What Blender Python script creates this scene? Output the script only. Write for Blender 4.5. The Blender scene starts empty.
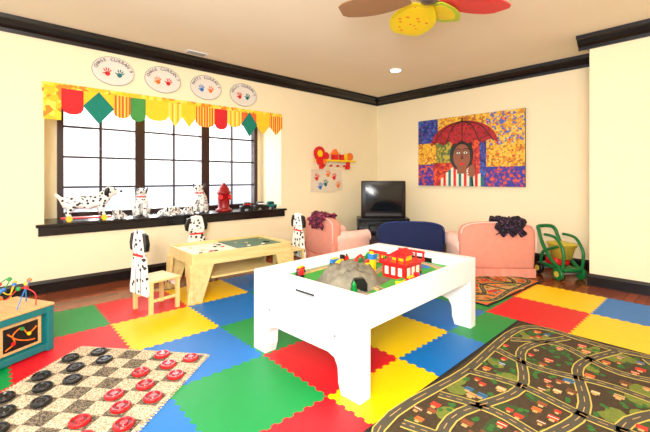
import bpy, bmesh, math, random
from mathutils import Vector, Matrix
random.seed(7)
D=bpy.data; S=bpy.context.scene
try:
    S.view_settings.view_transform='Standard'
except Exception: pass
pi=math.pi
def rad(a): return a*pi/180
def lin(c):
    c=c/255.0
    return c/12.92 if c<=.04045 else ((c+.055)/1.055)**2.4
def L(col): return (lin(col[0]),lin(col[1]),lin(col[2]),1)
# ---------------------------------------------------------------- materials
def base(name):
    m=D.materials.new(name); m.use_nodes=True
    nt=m.node_tree; b=nt.nodes['Principled BSDF']
    tc=nt.nodes.new('ShaderNodeTexCoord')
    return m,nt,b,tc
def mat(name,col,rough=.5,metal=0,var=.06,vs=15,bump=0,bs=80,spec=.5,coat=0):
    m,nt,b,tc=base(name)
    n=nt.nodes.new('ShaderNodeTexNoise'); n.inputs['Scale'].default_value=vs; n.inputs['Detail'].default_value=3
    nt.links.new(tc.outputs['Object'],n.inputs['Vector'])
    mx=nt.nodes.new('ShaderNodeMix'); mx.data_type='RGBA'
    c=L(col)
    mx.inputs[6].default_value=tuple(x*(1-var*2) for x in c[:3])+(1,)
    mx.inputs[7].default_value=tuple(min(1,x*(1+var*2)) for x in c[:3])+(1,)
    nt.links.new(n.outputs['Fac'],mx.inputs[0]); nt.links.new(mx.outputs[2],b.inputs['Base Color'])
    b.inputs['Roughness'].default_value=rough; b.inputs['Metallic'].default_value=metal
    b.inputs['Specular IOR Level'].default_value=spec
    b.inputs['Coat Weight'].default_value=coat
    if bump:
        n2=nt.nodes.new('ShaderNodeTexNoise'); n2.inputs['Scale'].default_value=bs; n2.inputs['Detail'].default_value=4
        nt.links.new(tc.outputs['Object'],n2.inputs['Vector'])
        bp=nt.nodes.new('ShaderNodeBump'); bp.inputs['Strength'].default_value=bump; bp.inputs['Distance'].default_value=.01
        nt.links.new(n2.outputs['Fac'],bp.inputs['Height']); nt.links.new(bp.outputs['Normal'],b.inputs['Normal'])
    return m
def ramp(nt,stops,const=True):
    r=nt.nodes.new('ShaderNodeValToRGB'); cr=r.color_ramp
    cr.interpolation='CONSTANT' if const else 'LINEAR'
    while len(cr.elements)<len(stops): cr.elements.new(.5)
    for e,(p,c) in zip(cr.elements,stops): e.position=p
    for e,(p,c) in zip(cr.elements,stops): e.color=L(c)
    return r
def spots(name,scale,th=.33,a=(245,242,238),bcol=(22,20,20),rough=.5):
    m,nt,b,tc=base(name)
    v=nt.nodes.new('ShaderNodeTexVoronoi'); v.inputs['Scale'].default_value=scale
    nt.links.new(tc.outputs['Object'],v.inputs['Vector'])
    r=ramp(nt,[(0,bcol),(th,a)])
    nt.links.new(v.outputs['Distance'],r.inputs['Fac']); nt.links.new(r.outputs['Color'],b.inputs['Base Color'])
    b.inputs['Roughness'].default_value=rough
    return m
def mosaic(name,cols,scale=30,rough=.5,edge=None):
    m,nt,b,tc=base(name)
    v=nt.nodes.new('ShaderNodeTexVoronoi'); v.inputs['Scale'].default_value=scale
    nt.links.new(tc.outputs['Object'],v.inputs['Vector'])
    sp=nt.nodes.new('ShaderNodeSeparateColor'); nt.links.new(v.outputs['Color'],sp.inputs[0])
    n=len(cols)
    r=ramp(nt,[(i/n,c) for i,c in enumerate(cols)])
    nt.links.new(sp.outputs[0],r.inputs['Fac'])
    nt.links.new(r.outputs['Color'],b.inputs['Base Color']); b.inputs['Roughness'].default_value=rough
    return m
def stripes(name,cols,width,rough=.8):
    m,nt,b,tc=base(name)
    sx=nt.nodes.new('ShaderNodeSeparateXYZ'); nt.links.new(tc.outputs['Object'],sx.inputs[0])
    d=nt.nodes.new('ShaderNodeMath'); d.operation='DIVIDE'; d.inputs[1].default_value=width*len(cols); nt.links.new(sx.outputs['X'],d.inputs[0])
    f=nt.nodes.new('ShaderNodeMath'); f.operation='FRACT'; nt.links.new(d.outputs[0],f.inputs[0])
    r=ramp(nt,[(i/len(cols),c) for i,c in enumerate(cols)]); nt.links.new(f.outputs[0],r.inputs['Fac'])
    nt.links.new(r.outputs['Color'],b.inputs['Base Color']); b.inputs['Roughness'].default_value=rough
    return m
def woodfloor():
    m,nt,b,tc=base('hardwood_planks')
    mp=nt.nodes.new('ShaderNodeMapping'); mp.inputs['Rotation'].default_value=(0,0,pi/2)
    nt.links.new(tc.outputs['Object'],mp.inputs['Vector'])
    br=nt.nodes.new('ShaderNodeTexBrick'); br.inputs['Scale'].default_value=1
    br.inputs['Brick Width'].default_value=1.1; br.inputs['Row Height'].default_value=.08
    br.inputs['Mortar Size'].default_value=.002
    br.inputs['Color1'].default_value=L((156,76,38)); br.inputs['Color2'].default_value=L((116,52,26)); br.inputs['Mortar'].default_value=L((45,22,12))
    nt.links.new(mp.outputs['Vector'],br.inputs['Vector'])
    nt.links.new(br.outputs['Color'],b.inputs['Base Color'])
    b.inputs['Roughness'].default_value=.2
    return m
def woodgrain(name,c1,c2,scale=6,rough=.45,axis=0):
    m,nt,b,tc=base(name)
    mp=nt.nodes.new('ShaderNodeMapping'); s=[9,9,9]; s[axis]=.8; mp.inputs['Scale'].default_value=s
    nt.links.new(tc.outputs['Object'],mp.inputs['Vector'])
    n=nt.nodes.new('ShaderNodeTexNoise'); n.inputs['Scale'].default_value=scale; n.inputs['Detail'].default_value=4
    nt.links.new(mp.outputs['Vector'],n.inputs['Vector'])
    r=ramp(nt,[(.3,c1),(.7,c2)],False)
    nt.links.new(n.outputs['Fac'],r.inputs['Fac']); nt.links.new(r.outputs['Color'],b.inputs['Base Color'])
    b.inputs['Roughness'].default_value=rough
    return m
def glassm():
    m=D.materials.new('window_glass'); m.use_nodes=True; nt=m.node_tree; nt.nodes.clear()
    o=nt.nodes.new('ShaderNodeOutputMaterial'); t=nt.nodes.new('ShaderNodeBsdfTransparent'); g=nt.nodes.new('ShaderNodeBsdfGlossy')
    g.inputs['Roughness'].default_value=.02
    x=nt.nodes.new('ShaderNodeMixShader'); x.inputs[0].default_value=.04
    nt.links.new(t.outputs[0],x.inputs[1]); nt.links.new(g.outputs[0],x.inputs[2]); nt.links.new(x.outputs[0],o.inputs[0])
    return m
M={}
M['wall']=mat('cream_wall_paint',(248,234,197),.85,var=.01,vs=3,bump=.03,bs=200)
M['ceil']=mat('ceiling_paint',(246,234,210),.9,var=.01,vs=3)
M['trim']=mat('black_trim',(12,9,13),.25,var=.1)
M['frame']=mat('dark_window_frame',(44,18,18),.35,var=.1)
M['floor']=woodfloor()
M['red']=mat('red_paint',(214,28,30),.35); M['yellow']=mat('yellow_paint',(250,206,24),.35)
M['blue']=mat('blue_paint',(40,120,200),.35); M['green']=mat('green_paint',(30,150,70),.35)
M['teal']=mat('teal_paint',(14,112,116),.4); M['orange']=mat('orange_paint',(240,120,30),.4)
M['white']=mat('white_paint',(246,246,248),.35,var=.01); M['black']=mat('black_plastic',(16,16,18),.3)
M['grey']=mat('grey_plastic',(130,130,130),.4); M['ivory']=mat('ivory',(240,230,205),.5)
M['fr']=mat('foam_red',(218,16,32),.42,bump=.15,bs=350,var=.03,spec=.32); M['fy']=mat('foam_yellow',(252,200,0),.42,bump=.15,bs=350,var=.03,spec=.32)
M['fb']=mat('foam_blue',(8,112,194),.42,bump=.15,bs=350,var=.03,spec=.32); M['fg']=mat('foam_green',(0,142,66),.42,bump=.15,bs=350,var=.03,spec=.32)
M['pine']=woodgrain('pale_pine',(234,210,148),(218,190,122),3,axis=1); M['pinez']=woodgrain('pale_pine_leg',(234,210,148),(214,186,118),3,axis=2)
M['birch']=woodgrain('birch_wood',(228,188,128),(204,158,98))
M['spot']=spots('dalmatian_fur',13,.34,rough=.7); M['spotb']=spots('dalmatian_painted_wood',20,.32)
M['coral']=mat('coral_slipcover',(226,148,128),.85,bump=.3,bs=40); M['pink']=mat('pale_pink_slipcover',(244,202,190),.85,bump=.3,bs=40)
M['navy']=mat('navy_slipcover',(14,30,78),.85,bump=.3,bs=40); M['navy2']=mat('blue_denim_slipcover',(28,54,116),.85,bump=.3,bs=40)
M['cloth']=mosaic('dark_patterned_cloth',[(16,12,20),(44,20,44),(12,12,14),(24,20,28),(90,60,92)],70,.9)
M['cloth2']=mosaic('plum_cloth',[(120,30,60),(90,24,50),(160,60,90),(60,20,40)],50,.9)
M['felt']=mat('green_play_board',(50,170,58),.55,var=.1,vs=6)
M['rock']=mat('grey_rock',(122,116,100),.8,var=.4,vs=14,bump=.9,bs=20)
M['skin']=mat('painted_skin',(150,88,62),.6); M['glass']=glassm()
M['screen']=mat('tv_glass',(20,23,27),.12,var=.02)

# ---------------------------------------------------------------- helpers
def empty(name,loc=(0,0,0),rot=(0,0,0),sc=1):
    o=D.objects.new(name,None); S.collection.objects.link(o); o.location=loc; o.rotation_euler=rot; o.scale=(sc,sc,sc) if not isinstance(sc,tuple) else sc
    o.empty_display_size=.05; return o
def fin(name,bm,m,p=None,loc=(0,0,0),rot=(0,0,0),smooth=False,bevel=0,bseg=2,sub=0):
    bmesh.ops.recalc_face_normals(bm,faces=bm.faces[:])
    me=D.meshes.new(name); bm.to_mesh(me); bm.free()
    if m is not None: me.materials.append(m)
    for f in me.polygons: f.use_smooth=smooth
    o=D.objects.new(name,me); S.collection.objects.link(o); o.location=loc; o.rotation_euler=rot
    if p: o.parent=p
    if bevel:
        b=o.modifiers.new('bevel','BEVEL'); b.width=bevel; b.segments=bseg; b.limit_method='ANGLE'
    if sub:
        s=o.modifiers.new('sub','SUBSURF'); s.levels=sub; s.render_levels=sub
    return o
def box(name,p,lo,hi,m,bevel=0,rot=(0,0,0),smooth=False,bseg=2):
    c=[(a+b)/2 for a,b in zip(lo,hi)]; bm=bmesh.new(); bmesh.ops.create_cube(bm,size=1)
    for v in bm.verts:
        for k in range(3): v.co[k]*=(hi[k]-lo[k])
    return fin(name,bm,m,p,c,rot,smooth or bevel>.015,bevel,bseg)
def cyl(name,p,loc,r,h,m,rot=(0,0,0),r2=None,seg=24,bevel=0):
    bm=bmesh.new(); bmesh.ops.create_cone(bm,cap_ends=True,segments=seg,radius1=r,radius2=r if r2 is None else r2,depth=h)
    o=fin(name,bm,m,p,loc,rot,False,bevel)
    for f in o.data.polygons: f.use_smooth=len(f.vertices)==4
    return o
def ell(name,p,loc,r,m,rot=(0,0,0),seg=20):
    if not isinstance(r,tuple): r=(r,r,r)
    bm=bmesh.new(); bmesh.ops.create_uvsphere(bm,u_segments=seg,v_segments=seg//2+2,radius=1)
    for v in bm.verts: v.co=Vector((v.co.x*r[0],v.co.y*r[1],v.co.z*r[2]))
    return fin(name,bm,m,p,loc,rot,True)
def lathe(name,p,prof,m,loc=(0,0,0),rot=(0,0,0),seg=28,caps=True):
    bm=bmesh.new(); rings=[]
    for r,z in prof:
        rings.append([bm.verts.new((r*math.cos(2*pi*i/seg),r*math.sin(2*pi*i/seg),z)) for i in range(seg)])
    for a,b in zip(rings,rings[1:]):
        for i in range(seg): bm.faces.new((a[i],a[(i+1)%seg],b[(i+1)%seg],b[i]))
    if caps: bm.faces.new(rings[0][::-1]); bm.faces.new(rings[-1])
    bmesh.ops.remove_doubles(bm,verts=bm.verts[:],dist=1e-5)
    return fin(name,bm,m,p,loc,rot,True)
def prism(name,p,pts,z0,z1,m,loc=(0,0,0),rot=(0,0,0),bevel=0,smooth=False):
    bm=bmesh.new(); a=[bm.verts.new((x,y,z0)) for x,y in pts]; b=[bm.verts.new((x,y,z1)) for x,y in pts]
    bm.faces.new(a[::-1]); bm.faces.new(b); n=len(pts)
    for i in range(n): bm.faces.new((a[i],a[(i+1)%n],b[(i+1)%n],b[i]))
    return fin(name,bm,m,p,loc,rot,smooth,bevel)
def cat(pts,n=8,closed=False):
    P=[Vector(q) for q in pts]; out=[]; N=len(P)
    for i in range(N if closed else N-1):
        if closed: a,b,c,d=P[i-1],P[i],P[(i+1)%N],P[(i+2)%N]
        else: a=P[max(i-1,0)];b=P[i];c=P[i+1];d=P[min(i+2,N-1)]
        for k in range(n):
            t=k/n
            out.append(.5*((2*b)+(c-a)*t+(2*a-5*b+4*c-d)*t*t+(3*b-a-3*c+d)*t**3))
    if not closed: out.append(P[-1])
    return out
def tube(name,p,pts,r,m,closed=False,n=8,seg=8,loc=(0,0,0),rot=(0,0,0)):
    Q=cat(pts,n,closed) if n>1 else [Vector(q) for q in pts]
    bm=bmesh.new(); rings=[]; N=len(Q); up=None
    for i,q in enumerate(Q):
        t=(Q[(i+1)%N]-Q[i-1]) if closed else (Q[min(i+1,N-1)]-Q[max(i-1,0)])
        t.normalize()
        if up is None:
            up=Vector((0,0,1)) if abs(t.z)<.9 else Vector((1,0,0))
        s=t.cross(up); s.normalize(); u=s.cross(t); u.normalize(); up=u
        rings.append([bm.verts.new(q+r*(math.cos(2*pi*k/seg)*s+math.sin(2*pi*k/seg)*u)) for k in range(seg)])
    R=range(N if closed else N-1)
    for i in R:
        a=rings[i]; b=rings[(i+1)%N]
        for k in range(seg): bm.faces.new((a[k],a[(k+1)%seg],b[(k+1)%seg],b[k]))
    if not closed: bm.faces.new(rings[0]); bm.faces.new(rings[-1][::-1])
    return fin(name,bm,m,p,loc,rot,True)
def skin(name,p,vs,es,rs,m,sub=2,loc=(0,0,0),rot=(0,0,0),k=1.3):
    me=D.meshes.new(name); me.from_pydata(vs,es,[]); me.materials.append(m)
    o=D.objects.new(name,me); S.collection.objects.link(o); o.location=loc; o.rotation_euler=rot
    if p: o.parent=p
    sk=o.modifiers.new('skin','SKIN'); sk.use_smooth_shade=True
    for i,r in enumerate(rs):
        d=me.skin_vertices[0].data[i]; d.radius=(r*k,r*k); d.use_root=(i==0)
    s=o.modifiers.new('sub','SUBSURF'); s.levels=sub; s.render_levels=sub
    return o
def text(p,body,size,loc,rot,m,name='lettering',ext=.001):
    cu=D.curves.new(name,'FONT'); cu.body=body; cu.size=size; cu.extrude=ext; cu.align_x='CENTER'; cu.align_y='CENTER'
    cu.materials.append(m); o=D.objects.new(name,cu); S.collection.objects.link(o); o.location=loc; o.rotation_euler=rot
    if p: o.parent=p
    return o
class MB:
    def __init__(s): s.v=[];s.f=[];s.m=[];s.mats=[]
    def mi(s,m):
        if m not in s.mats: s.mats.append(m)
        return s.mats.index(m)
    def prism(s,pts,z0,z1,m):
        i=s.mi(m); n=len(pts); o=len(s.v)
        s.v+=[(x,y,z0) for x,y in pts]+[(x,y,z1) for x,y in pts]
        s.f.append(tuple(range(o+n-1,o-1,-1))); s.m.append(i)
        s.f.append(tuple(range(o+n,o+2*n))); s.m.append(i)
        for k in range(n):
            s.f.append((o+k,o+(k+1)%n,o+n+(k+1)%n,o+n+k)); s.m.append(i)
    def rect(s,x0,y0,x1,y1,z0,z1,m): s.prism([(x0,y0),(x1,y0),(x1,y1),(x0,y1)],z0,z1,m)
    def disc(s,cx,cy,r,z0,z1,m,n=16,ry=None,rot=0):
        ry=r if ry is None else ry; P=[]
        for k in range(n):
            a=2*pi*k/n; x=r*math.cos(a); y=ry*math.sin(a)
            P.append((cx+x*math.cos(rot)-y*math.sin(rot),cy+x*math.sin(rot)+y*math.cos(rot)))
        s.prism(P,z0,z1,m)
    def ribbon(s,pts,w,z0,z1,m,closed=False,n=6):
        Q=cat([(x,y,0) for x,y in pts],n,closed) if n>1 else [Vector((x,y,0)) for x,y in pts]; N=len(Q); Lf=[];Rt=[]
        for i,q in enumerate(Q):
            t=(Q[(i+1)%N]-Q[i-1]) if closed else (Q[min(i+1,N-1)]-Q[max(i-1,0)])
            t.normalize(); nn=Vector((-t.y,t.x,0)); Lf.append(q+nn*w/2); Rt.append(q-nn*w/2)
        mi=s.mi(m); o=len(s.v)
        for a,b in zip(Lf,Rt):
            s.v+=[(a.x,a.y,z1),(b.x,b.y,z1),(a.x,a.y,z0),(b.x,b.y,z0)]
        for i in range(N if closed else N-1):
            a=o+4*i; b=o+4*((i+1)%N)
            s.f+=[(a,a+1,b+1,b),(a+2,b+2,b+3,a+3),(a,b,b+2,a+2),(a+1,a+3,b+3,b+1)]; s.m+=[mi]*4
    def lathe(s,cx,cy,prof,m,n=20):
        mi=s.mi(m); o=len(s.v)
        for r,z in prof:
            s.v+=[(cx+r*math.cos(2*pi*k/n),cy+r*math.sin(2*pi*k/n),z) for k in range(n)]
        for j in range(len(prof)-1):
            for k in range(n):
                a=o+j*n; s.f.append((a+k,a+(k+1)%n,a+n+(k+1)%n,a+n+k)); s.m.append(mi)
        s.f.append(tuple(range(o+(len(prof)-1)*n,o+len(prof)*n))); s.m.append(mi)
        s.f.append(tuple(range(o+n-1,o-1,-1))); s.m.append(mi)
    def build(s,name,p=None,loc=(0,0,0),rot=(0,0,0),bevel=0):
        me=D.meshes.new(name); me.from_pydata(s.v,[],s.f)
        for m in s.mats: me.materials.append(m)
        me.polygons.foreach_set('material_index',s.m)
        bm=bmesh.new(); bm.from_mesh(me); bmesh.ops.recalc_face_normals(bm,faces=bm.faces[:]); bm.to_mesh(me); bm.free()
        o=D.objects.new(name,me); S.collection.objects.link(o); o.location=loc; o.rotation_euler=rot
        if p: o.parent=p
        if bevel:
            b=o.modifiers.new('bevel','BEVEL'); b.width=bevel; b.segments=2; b.limit_method='ANGLE'
        return o
def handprint(b,cx,cy,s,z,m,tilt=0):
    b.disc(cx,cy,s*.5,z,z+.002,m,12)
    for k,(a,l) in enumerate([(165,.7),(118,1.0),(92,1.1),(66,1.0),(40,.85)]):
        a=rad(a+tilt); b.disc(cx+s*l*.9*math.cos(a),cy+s*l*.9*math.sin(a),s*.38,z,z+.002,m,8,ry=s*.12,rot=a)
WL=(pi/2,0,pi/2)   # things hung on the left wall (face +X)
WB=(pi/2,0,0)      # things hung on the back wall (face -Y)

# ---------------------------------------------------------------- room shell
XL=-4.71; YB=5.63; H=2.72; ND=.60; NX=XL-ND; N0=.41; N1=3.34; W0=.58; W1=3.26; SZ=.70; TZ=2.12
XR=2.2; YF=-1.6
o=box('floor',None,(NX-.1,YF,-.1),(XR,YB+.1,0),M['floor'])
box('ceiling',None,(XL-.1,YF,H),(XR,YB+.1,H+.1),M['ceil'])
b=MB()
def wbox(lo,hi,m=M['wall']):
    b.prism([(lo[0],lo[1]),(hi[0],lo[1]),(hi[0],hi[1]),(lo[0],hi[1])],lo[2],hi[2],m)
wbox((XL-.1,YF,0),(XL,N0,H)); wbox((XL-.1,N1,0),(XL,YB,H)); wbox((XL-.1,N0,0),(XL,N1,SZ-.1)); wbox((XL-.1,N0,TZ),(XL,N1,H))
wbox((NX-.1,N0-.1,SZ-.2),(XL-.1,N0,TZ+.1)); wbox((NX-.1,N1,SZ-.2),(XL-.1,N1+.1,TZ+.1))
wbox((NX-.1,N0,TZ),(XL-.1,N1,TZ+.1)); wbox((NX-.1,N0,SZ-.2),(XL-.1,N1,SZ-.1))
wbox((NX-.1,N0,SZ-.1),(NX,W0,TZ)); wbox((NX-.1,W1,SZ-.1),(NX,N1,TZ))
b.build('wall_left')
box('wall_back',None,(XL-.1,YB,0),(-1.07,YB+.1,H),M['wall'])
box('wall_right_chase',None,(-1.07,4.86,0),(XR,YB+.1,H),M['wall'])
box('wall_right',None,(XR,YF,0),(XR+.1,YB+.1,H),M['wall'])
def mould(name,p0,p1,nrm,prof,z):
    bm=bmesh.new(); nv=Vector((nrm[0],nrm[1],0)); A=[];B=[]
    for d,h in prof:
        A.append(bm.verts.new(Vector(p0+(z+h,))+nv*d)); B.append(bm.verts.new(Vector(p1+(z+h,))+nv*d))
    n=len(prof); bm.faces.new(A); bm.faces.new(B[::-1])
    for i in range(n): bm.faces.new((A[i],A[(i+1)%n],B[(i+1)%n],B[i]))
    return fin(name,bm,M['trim'])
CR=[(0,0),(0,-.145),(.015,-.145),(.02,-.11),(.05,-.085),(.075,-.045),(.105,-.035),(.11,0)]
mould('trim_1',(XL,YF),(XL,YB),(1,0),CR,H); mould('trim_2',(XL+.001,YB),(-1.07,YB),(0,-1),CR,H)
mould('trim_3',(-1.07-.10,4.86),(XR,4.86),(0,-1),CR,H); mould('trim_4',(-1.07,4.86),(-1.07,YB),(-1,0),CR,H)
BR=[(0,0),(.018,0),(.018,.1),(.008,.125),(0,.13)]
mould('baseboard_left',(XL,YF),(XL,YB),(1,0),BR,0); mould('baseboard_back',(XL,YB),(-1.07,YB),(0,-1),BR,0)
mould('baseboard_right',(-1.088,4.86),(XR,4.86),(0,-1),BR,0); mould('baseboard_chase',(-1.07,4.86),(-1.07,YB),(-1,0),BR,0)
# window sill / seat
b=MB(); b.rect(NX,N0,XL,N1,SZ-.1,SZ,M['trim']); b.rect(XL,N0-.07,XL+.06,N1+.07,SZ-.03,SZ,M['trim']); b.rect(XL,N0-.05,XL+.03,N1+.05,SZ-.12,SZ-.03,M['trim'])
b.build('trim_window_sill',bevel=.004)
divs=[W0,1.47,2.37,W1]
fr=M['frame']
for k in range(3):
    a,c=divs[k],divs[k+1]
    e=empty('window_%d'%(k+1),(NX,0,0)); b=MB()
    def vb(y0,y1,z0,z1,x0=-.05,x1=.05,m=fr): b.prism([(x0,y0),(x1,y0),(x1,y1),(x0,y1)],z0,z1,m)
    t=.06
    vb(a,a+t,SZ,TZ); vb(c-t,c,SZ,TZ); vb(a+t,c-t,SZ,SZ+t); vb(a+t,c-t,TZ-t,TZ)
    mid=(a+c)/2
    vb(mid-.013,mid+.013,SZ+t,TZ-t,-.02,.02)
    for z in (1.06,1.42,1.78): vb(a+t,c-t,z-.011,z+.011,-.018,.018)
    b.build('sash_frame',e)
    g=MB(); g.prism([(-.003,a+t),(.003,a+t),(.003,c-t),(-.003,c-t)],SZ+t,TZ-t,M['glass']); g.build('glass_pane',e)

# valance
pat1=mosaic('valance_yellow_print',[(252,214,50),(252,196,40),(255,226,90),(240,140,40)],22,.8)
pat2=stripes('valance_orange_stripe',[(236,110,36),(250,190,60),(225,80,40),(250,214,90)],.018)
pat3=stripes('valance_yellow_stripe',[(248,222,60),(240,170,50),(250,232,120)],.022)
vt=mat('valance_teal',(6,128,108),.8); vr=mat('valance_red',(216,36,40),.8); vg=mat('valance_green',(70,150,70),.8); vy=mat('valance_yellow',(250,206,40),.8); vo=mat('valance_orange',(238,110,44),.8)
b=MB(); V=TZ+.03
b.rect(N0-.02,V-.10,N1,V,0,.012,pat1)
segs=[(.40,.55,'rect',pat1,.38),(.55,.745,'round',vr,.31),(.745,1.03,'dia',vy,.22,vt),(1.03,1.205,'round',pat2,.30),(1.205,1.37,'round',vg,.32),
(1.37,1.63,'round',vy,.29),(1.63,1.80,'point',pat3,.34),(1.80,1.98,'point',vy,.33),(1.98,2.24,'round',pat2,.31),(2.24,2.42,'round',vr,.32),(2.42,2.64,'round',pat3,.27),
(2.64,2.88,'dia',vo,.24,vt),(2.88,3.11,'point',vy,.33),(3.11,N1,'point',pat2,.33)]
for i,sg in enumerate(segs):
    a,c,k,m,dp=sg[:5]; w=c-a; z1=.016+(i%2)*.006; z0=z1-.008
    if k=='rect': b.rect(a,V-dp,c,V-.05,z0,z1,m)
    if k=='round': b.prism([(a,V-.05),(a,V-dp+.06),(a+w*.12,V-dp+.02),(a+w*.35,V-dp),(a+w*.65,V-dp),(a+w*.88,V-dp+.02),(c,V-dp+.06),(c,V-.05)],z0,z1,m)
    if k=='point': b.prism([(a,V-.05),(a,V-dp+.12),((a+c)/2,V-dp),(c,V-dp+.12),(c,V-.05)],z0,z1,m)
    if k=='dia':
        b.rect(a,V-dp,c,V-.05,z0,z1,m); q=(a+c)/2
        b.prism([(q,V-.04),(a-.005,V-.21),(q,V-.39),(c+.005,V-.21)],z1+.007,z1+.012,sg[5])
b.build('window_valance',loc=(XL+.012,0,0),rot=WL)

# plates
txt=mat('plate_lettering',(70,44,60),.5); plate=mat('white_ceramic',(232,224,212),.25,var=.01); rimm=mat('plate_rim_line',(150,140,140),.3)
pt=[(1.035,2.37,"CHASE CURRAN 9"),(1.575,2.37,"CHASE CURRAN 7"),(2.125,2.365,"PATTI CURRAN 7"),(2.68,2.35,"KELSI CURRAN 3")]
for i,(y,z,t) in enumerate(pt):
    e=empty('oval_plate',(XL+.002,y,z),WL); A=.215; B=.16
    bm=bmesh.new(); rings=[]
    for s,h in [(1,.0),(1,.018),(.95,.022),(.72,.012),(0.01,.012)]:
        rings.append([bm.verts.new((A*s*math.cos(2*pi*k/40),B*s*math.sin(2*pi*k/40),h)) for k in range(40)])
    for a,c in zip(rings,rings[1:]):
        for k in range(40): bm.faces.new((a[k],a[(k+1)%40],c[(k+1)%40],c[k]))
    bm.faces.new(rings[0]); bm.faces.new(rings[-1])
    fin('dish',bm,plate,e,smooth=True)
    tube('rim_line',e,[(A*.985*math.cos(2*pi*k/30),B*.985*math.sin(2*pi*k/30),.019) for k in range(30)],.0035,rimm,True,1,6)
    n=len(t)
    for k,ch in enumerate(t):
        if ch==' ': continue
        a=rad(168-156*k/(n-1))
        x=.178*math.cos(a); yy=.126*math.sin(a)
        text(e,ch,.05,(x,yy,.022),(0,0,a-pi/2),txt,ext=.0015)
    b=MB(); cs=[M['red'],M['orange'],M['blue'],M['red'],M['teal'],M['red'],M['orange'],M['teal']]
    handprint(b,-.06,-.035,.052,.0135,cs[i],12); handprint(b,.06,-.035,.052,.0135,cs[i+4],-12)
    b.build('hand_prints',e)

# wall shelf near corner
e=empty('toy_wall_shelf',(XL,4.42,1.48),WL)
b=MB(); b.rect(-.42,-.03,.46,0,0,.14,M['yellow']); b.rect(-.36,-.10,.40,-.03,0,.02,M['ivory'])
for x in (-.3,.32): b.prism([(x,-.03),(x+.03,-.03),(x+.03,-.13),(x,-.16)],0,.1,M['red'])
for k in range(4): b.disc(-.22+k*.16,-.1,.018,.02,.06,M['red'],10)
b.build('shelf_board',e,bevel=.003)
b=MB()
b.disc(-.33,.1,.12,.03,.06,M['red']); b.disc(-.33,.1,.06,.06,.065,M['yellow']); b.disc(-.2,.06,.07,.04,.07,M['red']); b.disc(-.40,-.03,.07,.12,.15,M['red']); b.disc(-.3,-.04,.04,.142,.15,M['orange'])
b.rect(-.06,0,.06,.09,.04,.1,M['red']); b.prism([(-.08,.09),(.08,.09),(0,.19)],.03,.11,M['orange'])
b.prism([(.2,.04),(.27,.12),(.33,.1),(.34,.04),(.27,-.0)],.04,.07,M['yellow']); b.rect(.12,0,.2,.1,.05,.1,M['red']); b.disc(.38,.07,.07,.05,.08,M['orange'])
b.disc(.14,.12,.03,.05,.1,M['ivory'])
b.build('shelf_toys',e,bevel=.003)
e=empty('handprint_wall_cloth',(XL,4.3,1.14),WL)
b=MB(); b.prism([(-.38,-.2),(-.36,.17),(.02,.2),(.34,.17),(.36,-.18),(.1,-.22)],.0,.012,mat('wall_cloth',(226,212,186),.8))
for x,y,c in [(-.24,.02,'red'),(-.04,-.08,'teal'),(.16,.03,'red'),(.26,-.11,'orange'),(-.16,-.13,'blue'),(.02,.08,'orange')]: handprint(b,x,y,.07,.012,M[c])
b.build('cloth',e)

# ---------------------------------------------------------------- painting
e=empty('painting_woman_with_umbrella',(-3.74,YB-.0006,1.04),WB)
PW,PH=1.75,1.12; b=MB()
pm=lambda n,c,s=28: mosaic('paint_'+n,c,s,.5)
bl=pm('blue',[(40,60,150),(60,100,190),(90,60,140),(30,40,110)]); yl=pm('yellow',[(236,186,40),(224,150,36),(240,200,80),(190,110,40)],34)
rd=pm('red',[(200,50,40),(230,90,40),(160,30,40)]); vi=pm('violet',[(70,50,140),(150,60,120),(50,60,170),(220,90,60)]); 
yb=pm('yellow_blue',[(236,190,60),(226,160,50),(90,110,190),(240,205,100),(210,140,50)],34)
ol=pm('olive',[(120,120,50),(190,170,60),(80,110,60)],30)
b.rect(0,0,PW,PH,.0,.035,M['black'])
z0,z1=.035,.037
for r,m in [((0,.72,.38,PH),bl),((.38,.75,1.2,PH),yl),((1.2,.62,PW,PH),yb),((0,.36,.35,.72),yl),((.35,.38,.62,.75),ol),((0,0,.3,.36),vi),((.3,0,.62,.38),rd),((.62,0,1.1,.75),rd),((1.1,.0,1.2,.75),bl),((1.2,.30,PW,.62),yl),((1.2,0,PW,.30),vi)]:
    b.rect(r[0],r[1],r[2],r[3],z0,z1,m)
stripe=[M['ivory'],M['red'],M['ivory'],M['teal']]
for k in range(16):
    x=.44+k*.045
    tp=.10+.26*math.sin(pi*(k+.8)/17)
    b.prism([(x,0),(x+.045,0),(x+.045,tp),(x,tp-.01)],z1,z1+.002,stripe[k%4])
b.disc(.80,.50,.20,z1+.001,z1+.004,M['black'],24,ry=.26); b.rect(.73,.2,.89,.4,z1+.002,z1+.005,M['skin'])
b.disc(.81,.47,.145,z1+.003,z1+.007,M['skin'],24,ry=.20)
for x in (.755,.875):
    b.disc(x,.53,.045,z1+.007,z1+.0085,M['black'],16,ry=.03); b.disc(x,.53,.034,z1+.0085,z1+.0092,M['ivory'],12,ry=.019); b.disc(x,.53,.014,z1+.0092,z1+.01,M['black'],8)
b.prism([(.815,.52),(.845,.43),(.79,.43)],z1+.007,z1+.009,mat('painted_shadow',(92,46,34),.6)); b.disc(.815,.355,.045,z1+.007,z1+.009,M['red'],12,ry=.02)
b.ribbon([(.70,.575),(.755,.60),(.80,.575)],.012,z1+.007,z1+.009,M['black']); b.ribbon([(.83,.575),(.88,.60),(.93,.575)],.012,z1+.007,z1+.009,M['black'])
b.ribbon([(.99,.0),(.97,.3),(.96,.75)],.03,z1+.004,z1+.009,M['black'])
b.disc(.98,.24,.06,z1+.009,z1+.011,M['skin'],12,ry=.10)
for k in range(4): b.disc(.965,.18+k*.04,.065,z1+.011,z1+.012,M['skin'],10,ry=.015)
P=[]
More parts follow.
